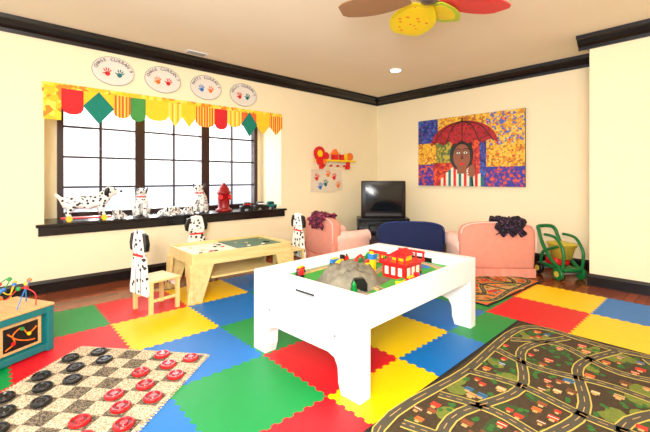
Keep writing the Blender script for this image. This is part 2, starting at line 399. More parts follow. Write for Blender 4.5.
for k in range(25):
    a=pi-pi*k/24; P.append((.82+.56*math.cos(a),.66+.38*math.sin(a)))
for k in range(1,24):
    x=1.38-1.12*k/24; P.append((x,.66+.06*abs(math.sin(pi*k/4.8))))
b.prism(P,z1+.012,z1+.014,mosaic('umbrella_red',[(170,28,34),(190,36,40),(140,20,28),(176,30,50)],30,.5))
for dx in (-.5,-.28,0,.28,.5):
    b.ribbon([(.82,1.04),(.82+dx*.6,.94),(.82+dx,.69)],.014,z1+.014,z1+.016,M['black'])
b.ribbon([(.82,1.03),(.82,1.09)],.02,z1+.012,z1+.015,M['black'])
for k in range(30):
    b.disc(random.uniform(1.2,1.7),random.uniform(.4,1.08),.014,z1+.0005,z1+.003,random.choice([M['blue'],M['red'],M['orange']]),8)
b.build('canvas',e)

# ---------------------------------------------------------------- foam puzzle mat
T=.62; b=MB(); seq=[M['fr'],M['fy'],M['fb'],M['fg']]; NT=19; am=.0075
def epts():
    out=[(0,0)]
    for k in range(NT):
        s=1 if k%2 else -1
        out+=[((k+.12)/NT if k else .02,s*am),((k+.88)/NT if k<NT-1 else .98,s*am)]
    return out
EP=epts()
for i in range(-4,3):
    for j in range(-3,6):
        x0=-1.45+T*i; y0=.71+T*(j); P=[]
        P+=[(x0+t*T,y0+q) for t,q in EP]
        P+=[(x0+T+q,y0+t*T) for t,q in EP]
        P+=[(x0+t*T,y0+T+q) for t,q in [(1,0)]+EP[:0:-1]]
        P+=[(x0+q,y0+t*T) for t,q in [(1,0)]+EP[:0:-1]]
        b.prism(P,.0005,.012,seq[(i+j)%4])
b.build('foam_puzzle_mat')
FZ=.0125

# ---------------------------------------------------------------- road play rug
olive=mat('rug_olive',(112,124,44),.95,var=.2,vs=60,bump=.4,bs=300); olive2=mat('rug_dark_green',(54,74,32),.95,var=.2,vs=60,bump=.4,bs=300)
dark=mat('rug_dark_brown',(66,50,28),.95,var=.25,vs=60,bump=.4,bs=300)
road=mat('rug_road',(80,74,58),.95,var=.12,vs=60,bump=.4,bs=300); redge=mat('rug_road_line',(200,178,84),.95,var=.1,vs=60)
rr=mat('rug_red',(190,56,36),.95,var=.1); rt=mat('rug_tan',(200,158,98),.95,var=.1); ro=mat('rug_orange',(214,110,44),.95,var=.1); rbk=mat('rug_border_black',(24,22,20),.95,bump=.4,bs=300); rgn=mat('rug_leaf_green',(50,104,40),.95); rbl=mat('rug_blue',(60,110,150),.95); rbn=mat('rug_brown',(120,74,40),.95)
def roadrug(name,w,h,loc,rz,pal,seed):
    random.seed(seed); b=MB(); b.rect(0,0,w,h,0,.006,rbk); q=.025
    b.rect(q,q,w-q,h-q,.006,.0065,pal[0])
    n=int(w*h*40)
    for k in range(n):
        x=random.uniform(.08,w-.08); y=random.uniform(.08,h-.08)
        b.disc(x,y,random.uniform(.04,.10),.0065,.0068+k*.000005,random.choice(pal[1:4]),10,ry=random.uniform(.03,.07),rot=random.uniform(0,3))
    roads=[([(.10,.10),(w-.10,.10),(w-.08,h*.5),(w-.10,h-.10),(w*.5,h-.08),(.10,h-.10),(.08,h*.5)],True)]
    ny=max(3,int(h/.30))
    for i in range(1,ny):
        y=h*i/ny; a=random.uniform(-.09,.09); roads.append(([(.09,y+a),(w*.3,y-a),(w*.6,y+a*1.2),(w-.09,y-a*.6)],False))
    nx=max(2,int(w/.28))
    for i in range(1,nx):
        x=w*i/nx; a=random.uniform(-.1,.1); roads.append(([(x+a,.1),(x-a,h*.25),(x+a,h*.5),(x-a*1.3,h*.75),(x+a,h-.1)],False))
    for P,c in roads: b.ribbon(P,.062,.0065,.0076,redge,c)
    for P,c in roads: b.ribbon(P,.048,.0065,.0080,pal[4],c)
    for P,c in roads:
        Q=cat([(x,y,0) for x,y in P],10,c)
        for i in range(0,len(Q)-1,2):
            b.ribbon([(Q[i].x,Q[i].y),(Q[i+1].x,Q[i+1].y)],.004,.008,.0083,rt,n=1)
    dense=[v for P,c in roads for v in cat([(a,d,0) for a,d in P],10,c)]
    placed=[]
    for k in range(int(w*h*700)):
        x=random.uniform(.05,w-.05); y=random.uniform(.05,h-.05)
        if any((v.x-x)**2+(v.y-y)**2<.056**2 for v in dense): continue
        if any((v[0]-x)**2+(v[1]-y)**2<.05**2 for v in placed): continue
        placed.append((x,y)); r=random.uniform(0,3)
        if random.random()<.62:
            s=random.uniform(.015,.026); m=random.choice([rr,rt,ro,rr,rbl,rbn,rbn])
            b.rect(x-s,y-s*.8,x+s,y+s*.8,.0065,.0086,m); b.rect(x-s,y-.002,x+s,y+.003,.0065,.0089,random.choice([M['ivory'],rbk,rr]))
            b.rect(x-s*.5,y-s*1.5,x+s*.5,y-s*.8,.0065,.0086,rt)
        else:
            for q in range(3): b.disc(x+random.uniform(-.018,.018),y+random.uniform(-.018,.018),.012,.0065,.0086+q*.0001,rgn,8)
    b.build(name,loc=loc,rot=(0,0,rz))
roadrug('road_map_play_rug',1.2,2.05,(-1.13,1.12,FZ+.001),rad(1.5),[dark,olive,olive2,dark,road],3)
og=mat('rug_field_green',(120,140,60),.95,var=.2)
roadrug('road_map_play_rug',.85,1.25,(-2.34,3.35,FZ+.001),rad(-2),[ro,og,rt,rr,road],5)

# ---------------------------------------------------------------- checkers rug
ang=math.atan2(.65,.76)
wv1=mosaic('woven_dark_square',[(84,74,62),(120,106,86),(54,48,42),(150,134,108)],190,.95); wv2=mosaic('woven_cream_square',[(214,196,164),(184,164,132),(228,214,186),(150,132,106)],190,.95)
c=.108; wd=8*c; e=empty('checkers_rug',(-2.97,.47,FZ+.001),(0,0,ang))
b=MB(); b.rect(-.02,-wd-.02,wd+.02,.02,0,.006,wv2)
for i in range(8):
    for j in range(8):
        b.rect(i*c,-(j+1)*c,(i+1)*c,-j*c,.006,.0068 if (i+j)%2 else .0066,wv1 if (i+j)%2 else wv2)
for k in range(44):
    y=.02-k*(wd+.04)/44
    b.rect(-.035,y-.012,-.02,y-.004,0,.004,wv2); b.rect(wd+.02,y-.012,wd+.035,y-.004,0,.004,wv2)
b.build('woven_board',e)
ck=mat('checker_black',(20,20,22),.25); cr=mat('checker_red',(190,18,24),.25); cr2=mat('checker_red_recess',(110,12,18),.4); ckr=mat('checker_black_recess',(60,60,62),.4)
for nm,cols,m in (('black_checkers',(0,1,2),ck),('red_checkers',(5,6,7),cr)):
    b=MB()
    for i in cols:
        for j in range(8):
            if (i+j)%2:
                x=(i+.5)*c+random.uniform(-.01,.01); y=-(j+.5)*c+random.uniform(-.01,.01); z=.007
                b.lathe(x,y,[(.043,z),(.047,z+.004),(.047,z+.014),(.042,z+.02),(.036,z+.02),(.033,z+.013),(.02,z+.013),(.017,z+.018),(.001,z+.018)],m)
                b.disc(x,y,.031,z+.0125,z+.0138,ckr if m is ck else cr2,18); b.disc(x,y,.018,z+.0138,z+.019,m,14)
    b.build(nm,e)

# ---------------------------------------------------------------- train table
e=empty('train_play_table',(-1.79,2.085,FZ),(0,0,rad(3.5)))
w2=.465; l2=.715; zt=.535; wh=M['white']
def endpanel(y0,y1):
    b=MB()
    outer=[(-w2,0),(-w2+.13,0),(-w2+.15,.06),(-w2+.155,.14),(-w2+.18,.185),(-w2+.23,.2)]
    P=outer+[(-x,z) for x,z in outer[::-1]]+[(w2,.44),(-w2,.44)]
    b.prism(P,-y1,-y0,wh)
    b.rect(-w2,.44,-.13,.49,-y1,-y0,wh); b.rect(.13,.44,w2,.49,-y1,-y0,wh); b.rect(-w2,.49,w2,zt,-y1,-y0,wh)
    return b.build('end_panel',e,rot=(pi/2,0,0))
endpanel(-l2,-l2+.085); endpanel(l2-.085,l2)
for s in (-1,1):
    box('slot_shade_board',e,(-.14,s*(l2-.092)-.006,.425),(.14,s*(l2-.092)+.006,.492),M['black'])  # black board added behind the slot, stands in for the shade inside
    box('drawer_front',e,(-.2,s*l2-.008,.225),(.2,s*l2+.008,.39),wh,.004)
    cyl('knob',e,(0,s*(l2+.018),.3),.014,.02,wh,rot=(pi/2,0,0))
    for x in (-.29,.29): cyl('bolt_cap',e,(x,s*l2,.3),.009,.008,M['grey'],rot=(pi/2,0,0),seg=12)
    box('side_rail',e,(s*w2-.03 if s>0 else -w2,-l2+.08,.36),(w2 if s>0 else -w2+.03,l2-.08,zt),wh,.006)
Z=.456
box('table_bed',e,(-w2+.02,-l2+.0865,.42),(w2-.02,l2-.0865,Z-.001),M['felt'])
b=MB(); tw=M['birch']
loop=[(-.32,-.45),(0,-.53),(.32,-.42),(.36,0),(.34,.42),(0,.55),(-.3,.42),(-.36,0)]
b.ribbon(loop,.04,Z-.001,Z+.012,tw,True,10); b.ribbon(loop,.018,Z+.012,Z+.013,M['grey'],True,10)
inn=[(.3,-.3),(.1,-.2),(-.02,.15),(-.1,.35),(-.3,.3)]
b.ribbon(inn,.04,Z-.001,Z+.0125,tw,False,10); b.ribbon(inn,.018,Z+.0125,Z+.0135,M['grey'],False,10)
b.disc(.1,.45,.12,Z-.001,Z+.003,M['fb'],20,ry=.06)
b.build('wooden_track',e)
bm=bmesh.new(); G=30; grid=[]
def hill(x,y):
    r=math.sqrt(x*x+y*y); h=max(0,1-(r/1.0)**3)
    return h*(.125+.02*math.sin(7*x+1)*math.cos(6*y))+.014*math.sin(17*x)*math.sin(15*y)*h+.008*math.sin(31*x+13*y)*h
for i in range(G+1):
    row=[]
    for j in range(G+1):
        x=-1+2*i/G; y=-1+2*j/G; row.append(bm.verts.new((x*.21,y*.25,hill(x,y))))
    grid.append(row)
for i in range(G):
    for j in range(G): bm.faces.new((grid[i][j],grid[i+1][j],grid[i+1][j+1],grid[i][j+1]))
fin('tunnel_mountain',bm,M['rock'],e,(.03,-.30,Z+.001),(0,0,.2),True)
prism('tunnel_mouth',e,[(-.05,0),(.05,0),(.05,.05),(.03,.08),(-.03,.08),(-.05,.05)],-.02,.02,M['black'],(.20,-.40,Z),(pi/2,0,rad(50)))
b=MB(); B=(.19,.10); Hs=.10
b.rect(B[0]-.09,B[1]-.11,B[0]+.09,B[1]+.11,Z,Z+Hs,M['red'])
b.rect(B[0]-.11,B[1]-.13,B[0]+.11,B[1]+.13,Z+Hs,Z+Hs+.015,M['red'])
for k in range(3):
    y=B[1]-.075+k*.06
    b.rect(B[0]+.088,y,B[0]+.094,y+.035,Z+.025,Z+.08,M['ivory'])
    x=B[0]-.07+k*.055; b.rect(x,B[1]-.114,x+.03,B[1]-.108,Z+.025,Z+.08,M['ivory'])
zz=Z+Hs
for x in (-.1,-.03,.04,.1):
    for yy in (-.13,.118): b.rect(B[0]+x-.006,B[1]+yy,B[0]+x+.006,B[1]+yy+.012,zz+.01,zz+.07,M['red'])
b.rect(B[0]-.11,B[1]-.13,B[0]+.11,B[1]-.118,zz+.055,zz+.07,M['red']); b.rect(B[0]-.11,B[1]+.118,B[0]+.11,B[1]+.13,zz+.055,zz+.07,M['red'])
b.rect(B[0]-.05,B[1]-.05,B[0]+.05,B[1]+.05,zz+.015,zz+.055,M['yellow'])
b.build('station_house',e,bevel=.002)
prism('station_roof',e,[(-.07,0),(.07,0),(0,.04)],-.06,.06,M['red'],(B[0],B[1],zz+.055),(pi/2,0,0))
def traincar(x,y,rz,m,m2,eng=False):
    t=empty('train_car',(x,y,Z+.013),(0,0,rz)); t.parent=e
    box('body',t,(-.04,-.016,.012),(.04,.016,.03 if eng else .042),m,.003)
    if eng:
        box('cab',t,(-.04,-.017,.03),(-.012,.017,.062),m2,.003); cyl('boiler',t,(.012,0,.034),.013,.05,m,rot=(0,pi/2,0),seg=14); cyl('chimney',t,(.028,0,.05),.006,.022,M['black'],seg=10)
    else: box('load',t,(-.03,-.012,.042),(.03,.012,.052),m2,.003)
    for sx in (-.025,.025):
        for sy in (-.018,.018): cyl('wheel',t,(sx,sy,.010),.010,.006,M['black'],rot=(pi/2,0,0),seg=12)
traincar(.37,.02,rad(90),M['blue'],M['red'],True); traincar(.37,-.08,rad(92),M['red'],M['yellow']); traincar(.36,-.18,rad(95),M['yellow'],M['green'])
traincar(-.36,.1,rad(90),M['red'],M['black'],True); traincar(-.36,-.02,rad(90),M['blue'],M['yellow'])
traincar(-.34,-.40,rad(110),M['red'],M['yellow']); traincar(-.25,-.49,rad(160),M['black'],M['red'],True)
for k,(x,y) in enumerate([(-.2,.2),(-.25,.3),(-.05,.25),(.27,-.53),(-.13,.02)]):
    t=empty('toy_tree',(x,y,Z)); t.parent=e
    cyl('trunk',t,(0,0,.012),.006,.024,tw,seg=8); lathe('foliage',t,[(.03,.02),(.018,.05),(.024,.05),(.012,.075),(.016,.075),(.001,.105)],M['green'],seg=12)
t=empty('toy_crane',(-.04,.06,Z)); t.parent=e
box('tower',t,(-.018,-.018,0),(.018,.018,.15),M['yellow'],.002); box('jib',t,(-.03,-.012,.14),(.12,.012,.16),M['red'],.002); cyl('hoist',t,(.10,0,.115),.003,.06,M['black'],seg=8); box('cab',t,(-.03,-.026,.09),(.02,.026,.13),M['blue'],.003)
for k,(x,y,m) in enumerate([(-.27,-.05,'red'),(-.13,.12,'yellow'),(-.2,.08,'green'),(-.15,.34,'red'),(-.02,.36,'yellow'),(-.28,.2,'blue'),(.12,.34,'orange')]):
    t=empty('toy_house',(x,y,Z),(0,0,k*.7)); t.parent=e
    box('walls',t,(-.024,-.024,0),(.024,.024,.045),M[m],.001); prism('roof',t,[(-.03,0),(.03,0),(0,.026)],-.028,.028,M['red' if m!='red' else 'yellow'],(0,0,.045),(pi/2,0,0))

# ---------------------------------------------------------------- pine activity table
e=empty('pine_activity_table',(-3.65,1.94,FZ),(0,0,rad(-2)))
pn=M['pine']; X2,Y2=.33,.54
for s in (-1,1):
    box('long_apron',e,(s*X2-.012,-Y2,.34),(s*X2+.012,Y2,.455),pn,.004)
    box('end_apron',e,(-X2,s*Y2-.012,.34),(X2,s*Y2+.012,.455),M['pinez'],.004)
    for q in (-1,1):
        x=s*(X2-.005); P=[(q*.54,.36),(q*.34,.36),(q*.42,.12),(q*.46,0),(q*.60,0),(q*.585,.1)]
        prism('leg_board',e,P,-.014,.014,M['pinez'],(x,0,0),(pi/2,0,pi/2),bevel=.003)
        P=[(s*.34,.36),(s*.2,.36),(s*.25,.12),(s*.28,0),(s*.36,0),(s*.355,.1)]
        prism('leg_board',e,P,-.014,.014,M['pinez'],(0,q*(Y2+.02),0),(pi/2,0,0),bevel=.003)
box('top_board',e,(-X2+.01,-Y2+.01,.40),(X2-.01,Y2-.01,.425),M['ivory'])
box('green_board',e,(-X2+.03,-.02,.425),(X2-.03,Y2-.03,.432),mat('board_green',(58,104,74),.4))
box('shelf',e,(-X2+.01,-.36,.2),(X2-.01,.36,.22),pn,.004)
b=MB()
for k in range(12):
    x=random.uniform(-.24,.24); y=random.uniform(-.46,-.08); b.rect(x-.010,y-.016,x+.010,y+.016,.425,.434,random.choice([M['black'],M['grey'],M['black'],M['red'],M['birch']]))
for k in range(8):
    x=random.uniform(-.24,.24); y=random.uniform(.03,.46); b.rect(x-.010,y-.016,x+.010,y+.016,.432,.440,random.choice([M['ivory'],M['birch'],M['black']]))
b.build('domino_tiles',e)

# ---------------------------------------------------------------- dalmatian chairs
def dogchair(loc,rz):
    e=empty('dalmatian_child_chair',loc,(0,0,rz)); wd=M['pinez']
    box('seat',e,(-.15,-.14,.265),(.15,.15,.285),M['pine'],.006)
    for sx in (-1,1):
        for y in (-.12,.125):
            box('leg',e,(sx*.13-.016,y-.016,0),(sx*.13+.016,y+.016,.265),wd,.004)
        box('side_stretcher',e,(sx*.13-.009,-.12,.1),(sx*.13+.009,.125,.125),wd,.002)
    box('front_stretcher',e,(-.13,.117,.2),(.13,.133,.26),M['spotb'],.002)
    half=[(.0,.16),(.14,.16),(.145,.22),(.125,.30),(.115,.38),(.10,.46),(.075,.50),(.095,.54),(.105,.60),(.095,.66),(.06,.705),(.0,.715)]
    P=half+[(-x,z) for x,z in half[-2:0:-1]]
    prism('dog_cutout_back',e,P,-.012,.012,M['spotb'],(0,-.15,0),(pi/2,0,0),bevel=.003)
    for sx in (-1,1):
        ear=[(sx*.07,.69),(sx*.115,.675),(sx*.14,.60),(sx*.13,.54),(sx*.105,.53),(sx*.092,.60)]
        prism('ear',e,ear,-.018,.018,M['black'],(0,-.15,0),(pi/2,0,0),bevel=.004)
    for s in (-1,1):
        y=-.15+s*.014
        for sx in (-.035,.035): cyl('eye',e,(sx,y,.625),.011,.006,M['black'],rot=(pi/2,0,0),seg=14)
        ell('muzzle',e,(0,y,.57),(.045,.016,.035),M['white']); ell('nose',e,(0,y+s*.014,.59),(.017,.01,.012),M['black'])
        box('collar',e,(-.082,y-.003,.485),(.082,y+.003,.505),M['red'],.001)
        for sx in (-.045,.045): box('painted_foreleg',e,(sx-.002,y-.001,.17),(sx+.002,y+.001,.38),M['black'])
dogchair((-3.46,1.10,FZ),rad(12)); dogchair((-4.24,1.86,0.001),rad(-90)); dogchair((-3.73,2.76,FZ),rad(178))

# ---------------------------------------------------------------- dalmatians on the sill
def sitdog(name,loc,rz,sc):
    e=empty(name,loc,(0,0,rz),sc)
    v=[(-.18,0,.19),(-.08,0,.36),(.06,0,.52),(.09,0,.68),(.13,0,.84),(.27,0,.79),(.34,0,.775)]
    r=[.17,.165,.15,.10,.13,.075,.055]
    E=[(0,1),(1,2),(2,3),(3,4),(4,5),(5,6)]
    for s in (-1,1):
        n=len(v); v+=[(.10,s*.10,.42),(.12,s*.10,.25),(.14,s*.10,.08),(.22,s*.10,.045)]; r+=[.075,.055,.045,.045]; E+=[(2,n),(n,n+1),(n+1,n+2),(n+2,n+3)]
        n=len(v); v+=[(-.1,s*.13,.18),(.05,s*.19,.22),(-.1,s*.18,.07),(.08,s*.19,.045)]; r+=[.10,.08,.045,.045]; E+=[(0,n),(n,n+1),(n+1,n+2),(n+2,n+3)]
    n=len(v); v+=[(-.36,0,.07),(-.5,.05,.05)]; r+=[.035,.022]; E+=[(0,n),(n,n+1)]
    skin('body',e,v,E,r,M['spot'],k=1.3)
    for s in (-1,1):
        ell('ear',e,(.06,s*.155,.82),(.06,.03,.13),M['black'],(s*-.25,.2,0)); ell('eye',e,(.245,s*.06,.88),.022,M['black'])
    ell('nose',e,(.41,0,.80),(.03,.035,.026),M['black'])
    bm=[(.09+.135*math.cos(a),.135*math.sin(a),.665-.25*.1*math.cos(a)) for a in [2*pi*k/14 for k in range(14)]]
    tube('collar',e,bm,.02,M['red'],True,2)
sitdog('dalmatian_dog_figure',(-4.86,1.37,SZ),rad(-15),.38); sitdog('dalmatian_dog_figure',(-4.86,2.11,SZ),rad(-40),.42)
e=empty('dalmatian_pull_toy',(-4.84,.80,SZ),(0,0,rad(84)),1.08)
v=[(-.15,0,.19),(0,0,.185),(.12,0,.195),(.17,0,.245),(.20,0,.30),(.255,0,.29),(.28,0,.285)]; r=[.058,.056,.066,.045,.056,.032,.026]; E=[(0,1),(1,2),(2,3),(3,4),(4,5),(5,6)]
for s in (-1,1):
    n=len(v); v+=[(.13,s*.04,.15),(.12,s*.045,.10),(.14,s*.045,.05),(.165,s*.045,.043)]; r+=[.03,.024,.02,.02]; E+=[(2,n),(n,n+1),(n+1,n+2),(n+2,n+3)]
    n=len(v); v+=[(-.155,s*.04,.155),(-.12,s*.048,.12),(-.17,s*.045,.085),(-.155,s*.045,.045),(-.13,s*.045,.043)]; r+=[.042,.03,.02,.019,.02]; E+=[(0,n),(n,n+1),(n+1,n+2),(n+2,n+3),(n+3,n+4)]
n=len(v); v+=[(-.215,0,.22),(-.265,0,.28)]; r+=[.016,.010]; E+=[(0,n),(n,n+1)]
skin('body',e,v,E,r,spots('toy_dalmatian_paint',26,.34),k=1.3)
for s in (-1,1): ell('ear',e,(.175,s*.06,.29),(.024,.012,.05),M['black'],(s*-.2,.2,0)); ell('eye',e,(.248,s*.026,.324),.008,M['black'])
ell('nose',e,(.314,0,.293),.013,M['black']); box('base_board',e,(-.22,-.07,.024),(.22,.07,.038),M['red'],.005)
for x in (-.15,.15):
    for s in (-1,1): cyl('wheel',e,(x,s*.078,.028),.028,.014,M['yellow'],rot=(pi/2,0,0))
def puppy(loc,rz,sc=1.25):
    e=empty('dalmatian_puppy_figure',loc,(0,0,rz),sc)
    v=[(-.05,0,.04),(0,0,.04),(.04,0,.048),(.075,0,.07),(.10,0,.062)]; r=[.036,.032,.032,.03,.018]; E=[(0,1),(1,2),(2,3),(3,4)]
    for s in (-1,1):
        n=len(v); v+=[(.05,s*.028,.022),(.095,s*.03,.013)]; r+=[.014,.011]; E+=[(2,n),(n,n+1)]
        n=len(v); v+=[(-.05,s*.035,.022),(-.01,s*.045,.013)]; r+=[.018,.011]; E+=[(0,n),(n,n+1)]
    n=len(v); v+=[(-.1,.01,.015)]; r+=[.008]; E+=[(0,n)]
    skin('body',e,v,E,r,spots('puppy_fur',42,.34),k=1.1)
    for s in (-1,1): ell('ear',e,(.068,s*.03,.068),(.011,.007,.023),M['black']); ell('eye',e,(.098,s*.013,.08),.004,M['black'])
    ell('nose',e,(.118,0,.064),.007,M['black'])
for y,rz in ((1.10,-30),(1.62,20),(1.76,-50),(1.90,-10)): puppy((-4.75,y,SZ),rad(rz))
e=empty('toy_fire_hydrant',(-4.86,2.46,SZ))
lathe('barrel',e,[(.11,0),(.11,.03),(.085,.04),(.08,.06),(.08,.24),(.098,.25),(.098,.275),(.08,.285),(.074,.32),(.05,.355),(.025,.372),(.025,.395),(.001,.40)],mat('hydrant_red',(150,16,22),.35))
for a in (0,90,180): cyl('outlet_cap',e,(.09*math.cos(rad(a-50)),.09*math.sin(rad(a-50)),.2),.035,.05,M['red'],rot=(0,pi/2,rad(a-50)),bevel=.004)
for y,m,m2 in ((2.79,'black','red'),(3.02,'black','white'),(3.2,'teal','black')):
    e=empty('toy_car',(-4.80,y,SZ),(0,0,rad(80)),1.2)
    box('chassis',e,(-.08,-.035,.02),(.08,.035,.055),M[m],.008); box('cabin',e,(-.04,-.03,.055),(.045,.03,.095),M[m],.012); box('window_band',e,(-.036,-.031,.064),(.046,.031,.08),M[m2],.002)
    for x in (-.05,.05):
        for s in (-1,1): cyl('wheel',e,(x,s*.036,.02),.02,.012,M['black'],rot=(pi/2,0,0),seg=14)

# ---------------------------------------------------------------- armchairs
def armchair(name,loc,rz,W,Dp,Hh,m,m2,cloth=None,armm=None,cx0=0,cw=.4):
    e=empty(name,loc,(0,0,rz)); w=W/2; d=Dp/2; aw=.12*W/.62; ah=Hh*.70; armm=armm or m
    box('base',e,(-w+.02,-d+.02,.07),(w-.02,d-.03,.26),m,.02)
    P=[]; n=15
    def side(x0,y0,x1,y1,nx,ny):
        for k in range(n):
            t=k/n; off=.006*math.sin(k*2.6); P.append((x0+(x1-x0)*t+nx*off,y0+(y1-y0)*t+ny*off))
    side(-w,-d,w,-d,0,1); side(w,-d,w,d-.02,1,0); side(w,d-.02,-w,d-.02,0,1); side(-w,d-.02,-w,-d,1,0)
    prism('skirt',e,P,.006,.11,m)
    box('seat_cushion',e,(-w+aw,-d+.14,.25),(w-aw,d+.01,.37),m2,.045,bseg=4)
    Q=[(-w+.01,.1),(w-.01,.1),(w,.3)]
    for k in range(13):
        a=pi*k/12; Q.append(((w)*math.copysign(abs(math.cos(a))**.6,math.cos(a)),Hh-.13+.13*math.sin(a)**.7 if math.sin(a)>0 else Hh-.13))
    Q.append((-w,.3))
    prism('back',e,Q,-.075,.075,m,(0,-d+.075,0),(pi/2,0,0),bevel=.035,smooth=True)
    box('back_cushion',e,(-w+aw,-d+.1,.33),(w-aw,-d+.22,Hh-.04),m2,.05,bseg=4)
    for s in (-1,1):
        cx=s*(w-aw/2); A=[]; r=aw*.62
        A.append((cx-aw*.42,.08)); A.append((cx+aw*.42,.08))
        for k in range(13):
            a=-.6+ (pi+1.2)*k/12; A.append((cx+r*math.cos(a),ah-r+r*math.sin(a)))
        prism('rolled_arm',e,A,-(d-.02),d-.08,armm,(0,0,0),(pi/2,0,0),bevel=.012,smooth=True)
        tube('arm_piping',e,[(cx+r*math.cos(a),d-.018,ah-r+r*math.sin(a)) for a in [-.6+(pi+1.2)*k/8 for k in range(9)]],.006,m2,n=2)
    tube('back_piping',e,[(x,-d+.0,z) for x,z in Q[2:-1]],.008,m2,n=2)
    for sx in (-1,1):
        for sy in (-1,1): cyl('foot',e,(sx*(w-.06),sy*(d-.07),.025),.02,.05,M['black'],seg=12)
    if cloth:
        bm=bmesh.new(); rows=[]; NN=26
        for i in range(NN):
            row=[]
            for j in range(18):
                s=-.24+.48*i/(NN-1)+.03*math.sin(j*1.1); x=cx0-cw/2+cw*j/17+.03*math.sin(i*.9)
                nz=.018*math.sin(i*1.3+j*.8)+.018*math.sin(j*1.9+i*.4)
                if s<-.06: y=-.10-nz; z=Hh+.02+(s+.06)*.9
                elif s>.06: y=.10+nz; z=Hh+.02-(s-.06)*.9
                else: y=s/.06*.1; z=Hh+.035+nz
                row.append(bm.verts.new((x,y-d+.075,z)))
            rows.append(row)
        for i in range(NN-1):
            for j in range(17): bm.faces.new((rows[i][j],rows[i+1][j],rows[i+1][j+1],rows[i][j+1]))
        o=fin('draped_clothing',bm,cloth,e,smooth=True); s=o.modifiers.new('solid','SOLIDIFY'); s.thickness=.012; s.offset=1
    return e
armchair('pink_armchair',(-3.84,3.70,.001),rad(-8),.72,.66,.63,M['coral'],M['pink'],M['cloth2'],M['pink'],0,.34)
armchair('navy_armchair',(-3.12,4.42,.001),rad(42),.86,.64,.58,M['navy'],M['navy2'])
armchair('coral_armchair',(-2.12,4.66,.001),rad(46),.86,.74,.65,M['coral'],M['pink'],M['cloth'],M['pink'],.12,.32)

# ---------------------------------------------------------------- TV and stand
e=empty('tv_stand',(-4.10,5.04,0.001),(0,0,rad(45)))
bk=M['black']
for z in (.03,.24,.46): box('shelf',e,(-.42,-.21,z),(.42,.21,z+.03),bk,.004)
for s in (-1,1): box('side',e,(s*.42-.015,-.21,0),(s*.42+.015,.21,.49),bk,.004)
box('back_panel',e,(-.41,.195,.03),(.41,.21,.47),bk)
box('video_player',e,(-.22,-.17,.27),(.22,.12,.35),mat('player_grey',(60,60,62),.3),.004); box('player_slot',e,(-.14,-.176,.31),(.08,-.169,.33),bk)
box('tape_row',e,(-.3,-.16,.06),(.1,.0,.19),mosaic('tape_spines',[(70,60,60),(30,30,40),(110,40,40),(50,60,80)],50),.002)
e=empty('crt_television',(-4.10,5.04,.492),(0,0,rad(45)))
box('bezel',e,(-.37,-.20,.0),(.37,-.06,.63),mat('tv_charcoal',(24,22,24),.35),.018)
bm=bmesh.new(); bmesh.ops.create_cube(bm,size=1)
for v in bm.verts:
    f=.66 if v.co.y>0 else 1
    v.co=Vector((v.co.x*.70*f,v.co.y*.26,v.co.z*.58*f))
fin('rear_housing',bm,bk,e,(0,.07,.30),bevel=.02)
bm=bmesh.new(); g=[]
for i in range(13):
    g.append([bm.verts.new((-.30+.6*i/12,-.203-.02*(1-((i-6)/6)**2)*(1-((j-5)/5)**2),.12+.45*j/10)) for j in range(11)])
for i in range(12):
    for j in range(10): bm.faces.new((g[i][j],g[i+1][j],g[i+1][j+1],g[i][j+1]))
fin('screen',bm,M['screen'],e,smooth=True)
box('control_strip',e,(-.3,-.206,.04),(.3,-.199,.085),mat('tv_strip',(50,48,50),.4),.002)
for k in range(5): cyl('button',e,(-.1+k*.05,-.21,.06),.008,.008,bk,rot=(pi/2,0,0),seg=12)

# ---------------------------------------------------------------- green push cart toy
e=empty('green_push_cart_toy',(-1.40,5.02,.001),(0,0,rad(-35)),.94); gp=mat('green_toy_plastic',(16,112,54),.3); yp=mat('yellow_toy_plastic',(214,190,70),.3)
for sx in (-.18,.16):
    for s in (-1,1):
        cyl('wheel',e,(sx,s*.15,.075),.075,.045,gp if sx>0 else bk,rot=(pi/2,0,0),bevel=.01); cyl('hub',e,(sx,s*.176,.075),.035,.012,yp,rot=(pi/2,0,0))
    cyl('axle',e,(sx,0,.075),.01,.28,M['grey'],rot=(pi/2,0,0),seg=12)
box('chassis',e,(-.24,-.11,.10),(.22,.11,.15),gp,.02)
for s in (-1,1):
    tube('side_frame',e,[(.2,s*.12,.12),(.02,s*.13,.22),(-.14,s*.13,.40),(-.22,s*.12,.56)],.022,gp)
    tube('strut',e,[(-.2,s*.11,.14),(-.12,s*.13,.3),(.12,s*.12,.40)],.018,gp)
    tube('hoop',e,[(.2,s*.13,.13),(.22,s*.13,.34),(.1,s*.13,.50),(-.1,s*.13,.52)],.018,gp)
tube('handle',e,[(-.22,-.12,.56),(-.26,-.1,.60),(-.27,0,.61),(-.26,.1,.60),(-.22,.12,.56)],.024,gp)
bm=bmesh.new()
prof=[(.10,.08,.24),(.15,.12,.42),(.17,.13,.43),(.16,.12,.41),(.14,.11,.41),(.09,.07,.26)]
R=[]
for ax,ay,z in prof:
    R.append([bm.verts.new((ax*math.copysign(abs(math.cos(t))**.5,math.cos(t))+.03,ay*math.copysign(abs(math.sin(t))**.5,math.sin(t)),z)) for t in [2*pi*k/24 for k in range(24)]])
for a,c2 in zip(R,R[1:]):
    for k in range(24): bm.faces.new((a[k],a[(k+1)%24],c2[(k+1)%24],c2[k]))
bm.faces.new(R[0]); bm.faces.new(R[-1])
fin('tub',bm,yp,e,smooth=True)
box('seat',e,(-.14,-.1,.15),(.06,.1,.24),M['red'],.02)

